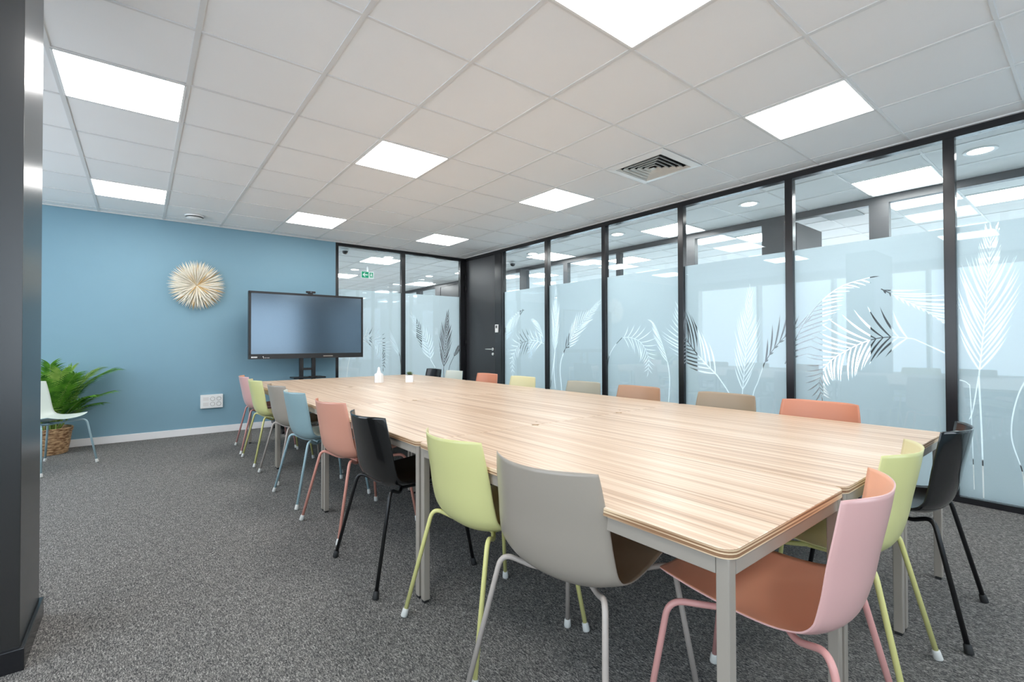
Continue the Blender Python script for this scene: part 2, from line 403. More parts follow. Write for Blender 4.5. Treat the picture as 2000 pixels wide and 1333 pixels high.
RW = {  # (Y, Z) on the right wall
 'L1': ([(2.776, 1.652), (2.875, 1.634), (3.078, 1.524), (3.278, 1.350)], dict(LA=.05, LB=.30, n=11, ang=38, bend=-12)),
 'L2': ([(2.340, 1.133), (2.497, 1.179), (2.707, 1.173), (2.902, 1.126), (3.016, .997), (3.075, .866), (3.062, .665)], dict(LA=.26, LB=.28, n=15, ang=45, bend=-25)),
 'L3': ([(2.351, 1.223), (2.450, 1.429), (2.587, 1.518)], dict(LA=.0, LB=.24, n=9, ang=30, bend=-10, w=.017)),
 'L4': ([(2.106, 1.017), (2.092, 1.474), (2.079, 1.924)], dict(LA=.30, LB=.30, n=20, ang=26, bend=12, w=.014)),
 'L5': ([(1.912, 1.048), (1.833, 1.140), (1.683, 1.340), (1.494, 1.487), (1.301, 1.656)], dict(LA=.29, LB=.27, n=17, ang=40, bend=14)),
 'L6': ([(.931, 1.207), (.803, 1.206), (.657, 1.144), (.560, .983), (.561, .805)], dict(LA=.24, LB=.24, n=13, ang=48, bend=-25, w=.016)),
 'L7': ([(.304, .910), (.379, 1.143), (.468, 1.343), (.536, 1.412)], dict(LA=.0, LB=.22, n=13, ang=28, bend=8, w=.018)),
 'L8': ([(-.265, .804), (-.035, 1.034), (.099, 1.231), (.158, 1.478)], dict(LA=.52, LB=.46, n=13, ang=46, bend=24, w=.026, stem=.014)),
 'L9': ([(-.513, .645), (-.556, 1.141), (-.594, 1.630)], dict(LA=.34, LB=.34, n=18, ang=30, bend=10, w=.018)),
 'L10': ([(-.718, .942), (-.811, 1.092), (-.960, 1.250), (-1.12, 1.34)], dict(LA=.05, LB=.34, n=8, ang=20, bend=-12, w=.024)),
 'L11': ([(-.90, .947), (-1.030, 1.26), (-1.180, 1.482), (-1.341, 1.613), (-1.525, 1.664)], dict(LA=.27, LB=0, n=17, ang=42, bend=-12, w=.020)),
 'L12': ([(-1.803, 1.168), (-1.661, 1.183), (-1.532, 1.159), (-1.395, 1.089), (-1.248, .973), (-1.172, .811), (-1.190, .669)], dict(LA=.34, LB=.30, n=20, ang=46, bend=-22, w=.022)),
 'L13': ([(-1.607, 1.567), (-1.747, 1.469), (-1.884, 1.371), (-1.990, 1.266)], dict(LA=.05, LB=.34, n=12, ang=24, bend=-12, w=.020)),
 'L14': ([(-2.151, .905), (-2.190, 1.386), (-2.220, 1.898)], dict(LA=.40, LB=.40, n=24, ang=32, bend=12, w=.018)),
 'L15': ([(-2.44, 1.03), (-2.56, 1.25), (-2.75, 1.42), (-2.95, 1.5)], dict(LA=.25, LB=.25, n=14, ang=42, bend=-15, w=.018)),
}
RS = [([(2.106, 1.017), (2.149, .782), (2.203, .509)], .012), ([(2.106, 1.017), (2.128, .783), (2.098, .494)], .012),
      ([(1.912, 1.048), (1.983, .897), (2.004, .738), (1.976, .511), (1.96, .1)], .014), ([(1.16, .7), (1.147, .926), (1.066, 1.081), (.931, 1.207)], .010),
      ([(.304, .910), (.283, .739), (.298, .459), (.30, .1)], .010), ([(-.265, .804), (-.382, .635), (-.466, .435), (-.5, .1)], .012),
      ([(-.513, .645), (-.50, .1)], .012), ([(-.718, .942), (-.663, .775), (-.609, .599), (-.58, .1)], .010), ([(-1.987, 1.056), (-1.803, 1.168)], .010),
      ([(-2.05, .87), (-2.095, .845), (-2.107, .756), (-2.12, .1)], .006), ([(-2.150, .903), (-2.161, .492), (-2.166, .048)], .010),
      ([(-2.150, .903), (-2.119, .666), (-2.100, .592)], .008), ([(-2.44, 1.03), (-2.34, .80), (-2.302, .514), (-2.351, .266), (-2.36, .06)], .008)]
FWL = {  # (X, Z) on the far wall
 'L16': ([(3.05, 1.19), (3.132, 1.225), (3.256, 1.229), (3.374, 1.153), (3.469, 1.025), (3.486, .935), (3.460, .755)], dict(LA=.25, LB=.26, n=15, ang=45, bend=-22, w=.02)),
 'L17': ([(3.753, .929), (3.681, 1.139), (3.592, 1.322)], dict(LA=.22, LB=0, n=11, ang=32, bend=8, w=.014)),
 'L18': ([(4.322, .857), (4.263, 1.129), (4.108, 1.406), (3.975, 1.617)], dict(LA=.34, LB=.22, n=14, ang=52, bend=22, w=.024)),
 'L19': ([(4.574, .707), (4.616, 1.154), (4.659, 1.650)], dict(LA=.40, LB=.36, n=18, ang=30, bend=12, w=.022)),
 'L20': ([(4.784, .909), (4.860, 1.03), (4.913, 1.126)], dict(LA=.12, LB=.20, n=7, ang=30, bend=10, w=.02)),
}
FS = [([(2.97, 1.10), (2.938, 1.0), (2.914, .922), (2.875, .650), (2.86, .1)], .010), ([(3.753, .929), (3.771, .652), (3.76, .1)], .008),
      ([(4.322, .857), (4.411, .713), (4.462, .534), (4.48, .1)], .010), ([(4.574, .707), (4.584, .349), (4.59, .1)], .012), ([(4.60, .1), (4.646, .435), (4.689, .721), (4.784, .909)], .010)]

def film(name, lo, hi, z0, z1, leaves, stems, to3d, parent, mat):
    """a frosted sheet with real leaf shaped openings"""
    polys = []
    def hit(P): return any(lo-.45 < x < hi+.45 for x, _ in P)
    st = random.getstate()
    for k, (P, kw) in leaves.items():
        random.seed(k)
        if hit(P): polys += leaf(P, **kw)
    for P, w in stems:
        if hit(P): polys.append(strip(P, w, w*.7))
    random.setstate(st)
    # straight panes do not carry shapes from across a mullion
    verts = [Vector((lo, z0)), Vector((hi, z0)), Vector((hi, z1)), Vector((lo, z1))]; edges = [(0, 1), (1, 2), (2, 3), (3, 0)]; used = []
    for p in polys:
        xs = [q[0] for q in p]; zs = [q[1] for q in p]
        if max(xs) < lo or min(xs) > hi or max(zs) < z0 or min(zs) > z1: continue
        b = len(verts); n = len(p); verts += [Vector(q) for q in p]; edges += [(b+k, b+(k+1) % n) for k in range(n)]
        used.append((min(xs), max(xs), min(zs), max(zs), p))
    r = delaunay_2d_cdt(verts, edges, [], 0, 1e-5, False)
    def inside(p, x, y):
        wn = 0
        for (x1, y1), (x2, y2) in zip(p, p[1:]+p[:1]):
            c_ = (x2-x1)*(y-y1)-(x-x1)*(y2-y1)
            if y1 <= y:
                if y2 > y and c_ > 0: wn += 1
            elif y2 <= y and c_ < 0: wn -= 1
        return wn != 0
    bm = bmesh.new(); vs = [bm.verts.new(to3d(v[0], v[1])) for v in r[0]]
    for f in r[2]:
        cx = sum(r[0][i][0] for i in f)/3; cz = sum(r[0][i][1] for i in f)/3
        if lo <= cx <= hi and z0 <= cz <= z1 and not any(u[0] <= cx <= u[1] and u[2] <= cz <= u[3] and inside(u[4], cx, cz) for u in used):
            bm.faces.new([vs[i] for i in f])
    bmesh.ops.delete(bm, geom=[v for v in bm.verts if not v.link_faces], context='VERTS')
    me = bpy.data.meshes.new(name); bm.to_mesh(me); bm.free(); me.materials.append(mat)
    o = bpy.data.objects.new(name, me); COL.objects.link(o); o.parent = parent
    return o

# right glazed wall -------------------------------------------------
FT = 2.615   # underside of head rail
MULL = [(3.26, 3.48), (2.19, 2.30), (1.145, 1.225), (.085, .150), (-.985, -.925), (-2.045, -1.985), (-3.12, -3.06), (-4.20, -4.14), (-5.28, -5.22)]
w = MB()
w.box(XW, XW+.07, Y0, YB, FT, H+.004); w.box(XW-.006, XW+.076, Y0, 3.26, 0, .042)
for a, b in MULL[1:]: w.box(XW, XW+.07, (a+b)/2-.032, (a+b)/2+.032, .04, FT+.001, bev=.003)
w.box(XW, XW+.07, 3.26, 3.48, 0, FT+.001, bev=.003)
w.box(XW, XW+.07, 4.345, 4.45, 0, H)
w.box(XW+.0, XW+.01, 3.295, 3.305, .04, FT)
S(w.build('wall_right', M['black_metal']), 'black aluminium frame of the long glazed wall', 'wall')
panes = []
edges = [(2.277, 3.262), (1.217, 2.213), (.149, 1.153), (-.923, .086), (-1.983, -.987), (-3.058, -2.047), (-4.138, -3.122), (-5.218, -4.202)]
names = ['beside the black door', 'second from the black door', 'third from the black door', 'fourth from the black door',
         'fifth from the black door', 'at the right edge of the photo', 'beyond the right edge of the photo', 'beyond the right edge of the photo']
for k, (a, b) in enumerate(edges):
    e = empty('window_%d' % (k+1), (XW+.035, (a+b)/2, 0))
    S(e, 'glass bay with palm cut frosted film '+names[k], 'window')
    cy = (a+b)/2
    MB().box(-.005, .001, a-cy, b-cy, .042, FT).build('glass_pane', M['glass'], e)
    film('frosted_film', a-cy, b-cy, .044, 1.972, {n: ([(y-cy, z) for y, z in P], kw) for n, (P, kw) in RW.items()},
         [([(y-cy, z) for y, z in P], w_) for P, w_ in RS], lambda y, z: (.004, y, z), e, M['film'])
# far glazed wall ---------------------------------------------------
w = MB()
w.box(2.69, XW, YB, YB+.07, FT+.005, H+.004); w.box(2.69, XW, YB-.006, YB+.076, 0, .042)
for a, b in [(2.69, 2.735), (3.765, 3.83), (4.90, 4.999)]: w.box(a, b, YB, YB+.07, .04, FT+.006, bev=.003)
S(w.build('trim_1', M['black_metal']), 'black frame of the glazing right of the blue wall', 'frame')
for k, (a, b, nm) in enumerate([(2.737, 3.763, 'behind the screen, next to the blue wall'), (3.832, 4.898, 'in the far corner, left of the black door')]):
    e = empty('window_%d' % (9+k), ((a+b)/2, YB+.035, 0)); cx = (a+b)/2
    S(e, 'glass bay with palm cut film '+nm, 'window')
    MB().box(a-cx, b-cx, -.005, .001, .042, FT+.005).build('glass_pane', M['glass'], e)
    film('frosted_film', a-cx, b-cx, .044, 1.975, {n: ([(x-cx, z) for x, z in P], kw) for n, (P, kw) in FWL.items()},
         [([(x-cx, z) for x, z in P], w_) for P, w_ in FS], lambda x, z: (x, .004, z), e, M['film'])

# black door --------------------------------------------------------
d = empty('door_1', (XW, 3.915, 0)); S(d, 'full height charcoal door in the far corner', 'door')
MB().box(.012, .055, -.432, .428, .008, FT-.003, bev=.002).build('door_leaf', M['door'], d)
h = MB(); h.cyl((.0, -.375, 1.045), .024, .012, 'X'); h.tube([(.004, -.375, 1.045), (-.045, -.375, 1.045), (-.052, -.365, 1.045), (-.052, -.24, 1.045)], .009)
h.build('door_handle', M['chrome'], d)['label'] = 'brushed steel lever handle'
h = MB(); h.cyl((.004, -.375, .965), .024, .014, 'X'); h.box(-.02, -.002, -.379, -.371, .955, .975); h.build('lock_rose', M['chrome'], d)
for z in (2.34, 2.12, 1.15, .25):
    MB().cyl((-.004, .418, z), .010, .11, 'Z', 12).build('hinge', M['black_metal'], d)
# thermostat
e = empty('thermostat', (XW-.001, 3.41, 1.32)); tag(e, 'small white wall controller with dark display beside the black door', 'thermostat')
MB().box(-.02, 0, -.04, .04, 0, .13, bev=.004).build('casing', M['white_plastic'], e)
MB().box(-.0215, -.0195, -.02, .022, .07, .115).build('display', plain('lcd', (.06, .07, .07, 1), .3), e)

# ------------------------------------------------------------------ corridor partition and offices
w = MB()
w.box(6.5, 6.58, Y0, Y1, 2.598, H+.004); w.box(6.5, 6.58, Y0, -1.17, 0, .05); w.box(6.5, 6.58, -.33, Y1, 0, .05)
POST = [(-5.4, -5.3), (-4.4, -4.32), (-3.37, -3.29), (-2.34, -2.28), (-1.334, -1.167), (-.33, -.08), (.812, .968), (2.10, 2.185), (3.285, 3.389), (4.427, 4.636), (5.7, 5.8), (6.907, 7.047), (7.84, 8.106), (8.932, 9.176), (10.2, 10.3), (11.4, 11.5), (12.5, 12.6)]
for a, b in POST: w.box(6.5, 6.58, a, b, 0, 2.6)
S(w.build('wall_corridor', M['brown_metal']), 'dark metal frame of the office partition across the corridor', 'wall')
n = 11
for (a, b) in zip(POST, POST[1:]):
    lo, hi = a[1], b[0]
    if abs(lo+1.167) < .01: continue      # open doorway
    if abs(lo-7.047) < .01 : 
        S(MB().box(6.51, 6.56, lo+.004, hi-.004, .01, 2.595).build('door_3', M['brown_metal']), 'dark office door beyond the far corner glazing', 'door'); continue
    if abs(lo-.968) < .01 or abs(lo-4.636) < .01: pass
    e = empty('window_%d' % n, (6.54, (lo+hi)/2, 0)); n += 1
    S(e, 'frosted office window across the corridor, seen through the glazed wall', 'window'); e['group'] = 'office windows across the corridor'
    c2 = (lo+hi)/2
    MB().box(-.004, .002, lo-c2, hi-c2, .05, 2.6).build('glass_pane', M['glass2'], e)
    MB().box(.004, .005, lo-c2, hi-c2, .052, 1.97).build('frosted_film', M['film2'], e)
dd = empty('door_2', (6.58, -.40, 0)); S(dd, 'office door standing open across the corridor', 'door')
MB().box(.0, .80, -.045, -.005, .01, 2.58).build('door_leaf', M['brown_metal'], dd)
MB().tube([(.72, -.045, 1.04), (.72, -.09, 1.04), (.61, -.09, 1.04)], .009).build('door_handle', M['chrome'], dd)

# ------------------------------------------------------------------ ceiling fittings
def panel(i, j, label, mat='panel', group='square LED ceiling panels', name='ceiling_light'):
    x, y = .6*i, .6*j
    e = empty(name, (x+.3, y+.3, H)); tag(e, label, 'ceiling light', group)
    f = MB()
    for a in (-1, 1):
        f.box(a*.288-.006, a*.288+.006, -.288, .288, -.001, .004); f.box(-.288, .288, a*.288-.006, a*.288+.006, -.001, .004)
    f.build('frame', M['white_plastic'], e)
    MB().box(-.283, .283, -.283, .283, -.0005, .003).build('diffuser', M[mat], e)
    return e
panel(0, 1, 'bright square ceiling panel at upper left, nearest the charcoal wall end')
panel(0, 5, 'bright square ceiling panel at left, closest to the blue wall corner')
panel(3, 1, 'bright square ceiling panel above the middle of the long table')
panel(3, 5, 'bright square ceiling panel in front of the blue wall, over the screen')
panel(6, 1, 'bright square ceiling panel beside the air vent, on its far side')
panel(6, 5, 'bright square ceiling panel closest to the black door')
panel(3, -3, 'big bright square ceiling panel cut by the top edge of the photo')
panel(6, -3, 'bright square ceiling panel at upper right, near the glazed wall')
for i, j in ((0, -3), (0, -7), (3, -7), (6, -7)):
    panel(i, j, 'bright square ceiling panel out of view behind or beside the viewpoint', group='LED panels out of view')
def panel2(x, y, label, g='corridor LED panels'):
    e = empty('ceiling_light', (x, y, H)); tag(e, label, 'ceiling light', g)
    f = MB()
    for a in (-1, 1):
        f.box(a*.288-.006, a*.288+.006, -.288, .288, -.003, .004); f.box(-.288, .288, a*.288-.006, a*.288+.006, -.003, .004)
    f.build('frame', M['white_plastic'], e); MB().box(-.283, .283, -.283, .283, -.0035, .003).build('diffuser', M['panel2'], e)
panel2(6.07, -1.5, 'corridor ceiling panel seen through the fifth glass bay from the door')
panel2(6.07, .9, 'corridor ceiling panel seen through the third and fourth glass bays')
panel2(6.07, 3.3, 'corridor ceiling panel seen through the first and second glass bays')
panel2(3.88, 5.5, 'square ceiling panel behind the far glazing, near the exit sign')
panel2(3.92, 7.8, 'square ceiling panel behind the far glazing, low against the blue wall edge')
for x, y in ((6.07, -3.9), (6.07, 5.7), (6.07, 8.1), (3.92, 10.2), (1.5, 6.0), (1.5, 8.4)):  # unseen panels added to brighten the space beyond the glass
    panel2(x, y, 'unseen square ceiling panel added to light the corridor space', 'added corridor panels')
for x in (7.5, 9.3):
    for y in (-4.5, -2.1, .3, 2.7, 5.1, 7.5):
        panel2(x, y, 'office ceiling panel glimpsed over the frosted film across the corridor', 'office ceiling panels')
def downlight(x, y, label):
    e = empty('downlight', (x, y, H)); tag(e, label, 'downlight', 'round recessed downlights')
    MB().lathe([(.075, -.001), (.098, -.006), (.104, -.002), (.104, .003), (.075, .003)]).build('trim_ring', M['white_plastic'], e)
    MB().lathe([(0, -.002), (.076, -.002), (.076, .002)]).build('lens', M['spot'], e)
downlight(5.68, -2.1, 'round corridor downlight at the right edge of the photo')
downlight(5.68, -.3, 'round corridor downlight seen through the fourth glass bay')
downlight(5.68, 1.5, 'round corridor downlight seen through the third glass bay')
downlight(5.68, 3.3, 'round corridor downlight seen through the first glass bay beside the door')
downlight(3.85, 5.08, 'round downlight right of the square panel behind the far glazing')
downlight(3.87, 6.78, 'round downlight left of the green exit sign')
downlight(5.55, 6.7, 'round downlight seen in the far corner bay, the nearer one')
downlight(5.58, 8.5, 'round downlight seen behind the far mullion, the more distant one')

# air vent
e = empty('air_vent', (3.9, -.3, H)); tag(e, 'square white ceiling air diffuser with nested louvres near the glazed wall', 'air vent')
f = MB()
def ring(m, s0, s1, z0, z1, zi=None):
    """square ring: outer half side s0 at z0, inner s1 at z1"""
    bm = m.bm
    o = [bm.verts.new((a*s0, b*s0, z0)) for a, b in ((-1, -1), (1, -1), (1, 1), (-1, 1))]
    i = [bm.verts.new((a*s1, b*s1, z1)) for a, b in ((-1, -1), (1, -1), (1, 1), (-1, 1))]
    o2 = [bm.verts.new(v.co+Vector((0, 0, .003))) for v in o]; i2 = [bm.verts.new(v.co+Vector((0, 0, .003))) for v in i]
    for k in range(4):
        q = (k+1) % 4
        bm.faces.new((o[k], o[q], i[q], i[k])); bm.faces.new((o2[k], i2[k], i2[q], o2[q]))
        bm.faces.new((o[k], o2[k], o2[q], o[q])); bm.faces.new((i[k], i[q], i2[q], i2[k]))
ring(f, .288, .226, -.003, -.012)
f.build('frame', M['white_plastic'], e, recalc=True)
for k in range(5):
    f = MB(); s = .222-.042*k; ring(f, s, s-.011, -.012, .006); f.build('louvre', M['grille'], e)
f = MB(); f.box(-.02, .02, -.02, .02, -.016, -.010); f.build('centre_plate', M['grille'], e)
MB().box(-.24, .24, -.24, .24, .09, .10).box(-.235, -.228, -.235, .235, .003, .092).box(.228, .235, -.235, .235, .003, .092).box(-.235, .235, -.235, -.228, .003, .092).box(-.235, .235, .228, .235, .003, .092).build('duct_opening', M['dark_gap'], e)
# grey vent grille in the office ceiling
tag(MB().box(6.75, 7.2, -.95, -.6, H-.006, H+.003).build('ceiling_grille', plain('grey_grille', (.25, .28, .28, 1), .6)), 'grey ceiling grille in the office across the corridor', 'ceiling grille')
# smoke detector
e = empty('smoke_detector', (.885, 3.93, H)); tag(e, 'round white smoke detector on the ceiling in front of the blue wall', 'smoke detector')
MB().lathe([(0, -.001), (.098, -.001), (.098, .003)]).build('base', M['white_plastic'], e)
MB().lathe([(.098, 0), (.098, -.012), (.092, -.016)]).build('mounting_ring', M['white_plastic'], e)
MB().lathe([(.083, -.016), (.078, -.026), (.078, -.016)]).build('sensing_slot', M['dark_gap'], e)
MB().lathe([(.085, -.026), (.070, -.040), (0, -.044)]).build('cover', M['white_plastic'], e)
# dome cameras
def dome(x, y, label):
    e = empty('dome_camera', (x, y, H)); tag(e, label, 'security camera', 'dome cameras behind the glass')
    MB().lathe([(.062, 0), (.062, -.022), (.052, -.032), (.045, -.032)]).build('housing', M['white_plastic'], e)
    MB().lathe([(.046, -.030), (.044, -.055), (.03, -.075), (0, -.084)]).build('dome', M['bezel'], e)
dome(2.99, 4.82, 'small dome camera behind the glass bay next to the blue wall')
dome(5.90, 4.12, 'small dome camera behind the glass bay beside the black door')
# exit sign
e = empty('exit_sign', (3.78, 6.2, 2.43), 0); tag(e, 'green and white emergency exit sign with left arrow behind the far glazing', 'exit sign')
MB().box(0, .25, -.012, .012, 0, .13, bev=.002).build('panel', M['white_sign'], e)
MB().box(.006, .145, -.0145, -.012, .006, .124).build('green_field', M['green_sign'], e)['label'] = 'green field behind the arrow'
a = MB()
def flat(m, poly, y0, y1):
    bm = m.bm; A = [bm.verts.new((x, y0, z)) for x, z in poly]; B = [bm.verts.new((x, y1, z)) for x, z in poly]; n = len(poly)
    bm.faces.new(A); bm.faces.new(list(reversed(B)))
    for k in range(n): bm.faces.new((A[k], B[k], B[(k+1) % n], A[(k+1) % n]))
flat(a, [(.022, .065), (.065, .105), (.083, .105), (.055, .075), (.13, .075), (.13, .055), (.055, .055), (.083, .025), (.065, .025)], -.016, -.0145)
a.build('arrow', M['white_sign'], e)
a = MB()
flat(a, [(.165, .02), (.235, .02), (.235, .115), (.165, .115)], -.0135, -.012)
a.build('doorway_symbol', M['green_sign'], e)
a = MB()
a.cyl((.197, -.0145, .099), .009, .002, 'Y', 12)
flat(a, [(.19, .088), (.207, .088), (.212, .06), (.222, .03), (.212, .028), (.2, .055), (.19, .05), (.175, .03), (.168, .036), (.184, .06)], -.0155, -.0135)
flat(a, [(.19, .086), (.178, .072), (.182, .068), (.196, .08)], -.0155, -.0135); flat(a, [(.205, .084), (.226, .072), (.223, .067), (.205, .075)], -.0155, -.0135)
a.build('running_figure', M['white_sign'], e)
MB().box(.11, .14, -.01, .01, .128, .242).build('hanger', M['white_plastic'], e)

# ------------------------------------------------------------------ tables
TZ = .705; TW, TL = .70, 1.40
def rrect(hx, hy, r, n=6):
    P = []
    for cx, cy, a0 in ((hx-r, hy-r, 0), (-hx+r, hy-r, 90), (-hx+r, -hy+r, 180), (hx-r, -hy+r, 270)):
        for k in range(n+1):
            a = radians(a0+90*k/n); P.append((cx+r*cos(a), cy+r*sin(a)))
    return P
def make_table():
    e = empty('table')
    m = MB(); P = rrect(TW/2-.001, TL/2-.001, .035)
    m.prism(P, TZ-.0225, TZ-.0015, 1); Q = rrect(TW/2-.0025, TL/2-.0025, .034); bm = m.bm
    a = [bm.verts.new((x, y, TZ-.0015)) for x, y in P]; b = [bm.verts.new((x, y, TZ)) for x, y in Q]
    for k in range(len(P)):
        f = bm.faces.new((a[k], a[(k+1) % len(P)], b[(k+1) % len(P)], b[k])); f.material_index = 0
    f = bm.faces.new(b); f.material_index = 0
    m.build('tabletop', [M['wood'], M['ply']], e)
    fr = MB(); z1 = TZ-.0225; z0 = z1-.040; hx, hy = TW/2-.010, TL/2-.010
    for s in (-1, 1):
        fr.box(s*(hx-.024) if s > 0 else -hx, s*hx if s > 0 else -(hx-.024), -hy+.0305, hy-.0305, z0, z1, bev=.0015)
        fr.box(-hx+.0305, hx-.0305, s*(hy-.024) if s > 0 else -hy, s*hy if s > 0 else -(hy-.024), z0, z1, bev=.0015)
    fr.build('frame', M['frame'], e)
    for sx in (-1, 1):
        for sy in (-1, 1):
            x0, x1 = sorted((sx*hx, sx*(hx-.030))); y0, y1 = sorted((sy*hy, sy*(hy-.030)))
            l = MB().box(x0, x1, y0, y1, .012, z1, bev=.003).build('leg', M['frame'], e)
            MB().box(x0+.004, x1-.004, y0+.004, y1-.004, 0, .013).build('foot', M['rubber'], l)
    return e
tcols = [1.36+.35, 2.06+.35, 2.76+.35]; trows = [-2.22+.7, -.82+.7, .58+.7, 1.98+.7]
cn = ['left', 'middle', 'right']
rn = ['at the near end', 'second row from near', 'third row from near', 'at the far end']
proto = None
for r_, y in enumerate(trows):
    for c_, x in enumerate(tcols):
        o = make_table() if proto is None else copy_tree(proto)
        if proto is None: proto = o
        o.location = (x, y, 0)
        lab = 'pale wood table of the joined block, %s column, %s' % (cn[c_], rn[r_])
        tag(o, lab, 'table', 'pale wood tables pushed together')
        if r_ == 1 and c_ > 0: MB().cyl((-TW/2+(.07, .10)[c_-1], -TL/2+.07, TZ+.0002), .0065, .0008, n=16).build('cable_grommet', plain('grommet', srgb(165, 138, 110), .5), o)

# ------------------------------------------------------------------ chairs
CY = [(.262, .468), (.20, .464), (.10, .449), (.0, .434), (-.08, .429), (-.145, .441), (-.192, .482), (-.216, .55), (-.231, .63), (-.247, .71), (-.262, .792)]
CWD = [.190, .200, .212, .220, .224, .225, .224, .220, .214, .206, .196]
CDP = [.028, .028, .031, .037, .045, .053, .060, .065, .068, .070, .072]
def interp(T, s):
    k = min(len(T)-2, int(s)); f = s-k; a = T[max(k-1, 0)]; b = T[k]; c_ = T[k+1]; d = T[min(k+2, len(T)-1)]
    g = lambda a, b, c, d: .5*((2*b)+(-a+c)*f+(2*a-5*b+4*c-d)*f*f+(-a+3*b-3*c+d)*f**3)
    return tuple(g(*q) for q in zip(a, b, c_, d)) if isinstance(a, tuple) else g(a, b, c_, d)
def shell_mesh(nv=44, nu=25, th=.006):
    bm = bmesh.new(); top = []; bot = []
    NV = len(CY)-1
    def P(s, u):
        y, z = interp(CY, s); y2, z2 = interp(CY, min(NV, s+.05)); y1, z1 = interp(CY, max(0, s-.05))
        t = Vector((0, y2-y1, z2-z1)).normalized(); nrm = Vector((0, t.z, -t.y))   # towards the sitter
        if s < .01: pass
        w_ = interp(CWD, s); d = interp(CDP, s)
        # rounded front and top corners
        sh = 0
        if s < 1.0: sh = (1-s)*(abs(u)**5)*.020
        if s > NV-.6: sh = -(s-(NV-.6))/.6*(abs(u)**4)*.013
        front = max(0, 1-s/1.5)
        p = Vector((u*w_, y, z))+nrm*(d*abs(u)**2.3)
        p += -Vector((0, -t.y, -t.z))*sh
        p.z += front*.006*(abs(u)**2)
        return p, nrm
    ns = lambda k: NV*k/nv
    for k in range(nv+1):
        ra, rb = [], []
        for i in range(nu):
            u = -1+2*i/(nu-1); u = math.copysign(abs(u)**.9, u)
            p, n_ = P(ns(k), u)
            edge = max(abs(u)**6, 0); e2 = min(k, nv-k)/3
            t_ = th*(.55+.45*min(1, e2))*(1-.35*edge)
            ra.append(bm.verts.new(p+n_*t_*.5)); rb.append(bm.verts.new(p-n_*t_*.5))
        top.append(ra); bot.append(rb)
    for k in range(nv):
        for i in range(nu-1):
            f = bm.faces.new((top[k][i], top[k+1][i], top[k+1][i+1], top[k][i+1])); f.material_index = 1; f.smooth = True
            f = bm.faces.new((bot[k][i], bot[k][i+1], bot[k+1][i+1], bot[k+1][i])); f.material_index = 0; f.smooth = True
    for k in range(nv):
        for i, s in ((0, 1), (nu-1, -1)):
            q = [top[k][i], bot[k][i], bot[k+1][i], top[k+1][i]]
            f = bm.faces.new(q if s > 0 else list(reversed(q))); f.material_index = 0
    for i in range(nu-1):
        for k, s in ((0, -1), (nv, 1)):
            q = [top[k][i], bot[k][i], bot[k][i+1], top[k][i+1]]
            f = bm.faces.new(q); f.material_index = 0
    bmesh.ops.recalc_face_normals(bm, faces=bm.faces)
    me = bpy.data.meshes.new('seat_shell'); bm.to_mesh(me); bm.free(); return me
SHELL = shell_mesh()
def arc_path(P, r=.05, n=7):
    """polyline with rounded corners"""
    P = [Vector(p) for p in P]; out = [P[0]]
    for i in range(1, len(P)-1):
        a = (P[i-1]-P[i]); b = (P[i+1]-P[i]); d = min(r, a.length*.45, b.length*.45); a = P[i]+a.normalized()*d; b = P[i]+b.normalized()*d
        for k in range(n+1):
            t = k/n; out.append(a*(1-t)**2+P[i]*2*t*(1-t)+b*t*t)
    out.append(P[-1]); return out
def make_chair(kind, name='chair', capmat=None):
    mo, mi, ml = M[kind]
    e = empty(name)
    me = SHELL.copy(); me.materials.append(mo); me.materials.append(mi)
    s = bpy.data.objects.new('seat_shell', me); COL.objects.link(s); s.parent = e
    s['label'] = 'one piece moulded seat and back'
    for sx in (-1, 1):
        for sy in (-1, 1):
            foot = (sx*.263, sy*.263, .022); bendp = (sx*.212, .205, .432) if sy > 0 else (sx*.200, -.165, .452)
            inn = (sx*.115, .085, .416) if sy > 0 else (sx*.120, -.080, .402)
            m = MB().tube(arc_path([foot, bendp, inn, (sx*.05, sy*.035, .408)], .045), .0088, 12)
            l = m.build('leg', ml, e)
            d = (Vector(bendp)-Vector(foot)).normalized(); f0 = Vector(foot)
            MB().tube([f0-d*.020, f0-d*.016, f0+d*.010, f0+d*.014], .0125, 12, radii=[.0135, .0145, .0125, .010]).build('foot_cap', capmat or M['cap'], l)
    u = MB().box(-.075, .075, -.055, .055, .402, .414, bev=.003)
    u.tube([(-.05, -.05, .412), (-.05, .11, .422)], .009, 8); u.tube([(.05, -.05, .412), (.05, .11, .422)], .009, 8)
    u.build('underframe', ml, e)
    return e
PROT = {}
def chair(kind, x, y, rz, label, group):
    if kind not in PROT:
        o = PROT[kind] = make_chair(kind, capmat=M['rubber'] if kind == 'black_chair' else None)
    else: o = copy_tree(PROT[kind])
    o.location = (x, y, 0); o.rotation_euler = (0, 0, rz)
    return tag(o, label, 'chair', group)
R90 = -pi/2   # facing +X
gl, gr, ge = 'chairs along the left side of the table', 'chairs along the glazed wall side of the table', 'chairs at the near end of the table'
chair('taupe', 1.515, -1.654, R90+radians(6.5), 'taupe plastic chair nearest on the left side of the table', gl)
chair('lime', 1.524, -1.159, R90-radians(.8), 'lime green chair between the black and the near taupe chair', gl)
chair('black_chair', 1.482, -.425, R90+radians(.5), 'glossy black chair on the left side between coral and lime chairs', gl)
chair('coral', 1.508, .269, R90+radians(6.5), 'coral chair on the left side between the blue and black chairs', gl)
chair('blue_chair', 1.486, 1.001, R90+radians(3.5), 'dusty blue chair with pale inside, left of the coral one', gl)
chair('taupe', 1.509, 1.682, R90+radians(4), 'small looking taupe grey chair between the blue and far lime chairs', gl)
chair('lime', 1.479, 2.413, R90+radians(1.5), 'lime chair second from the far left corner of the table', gl)
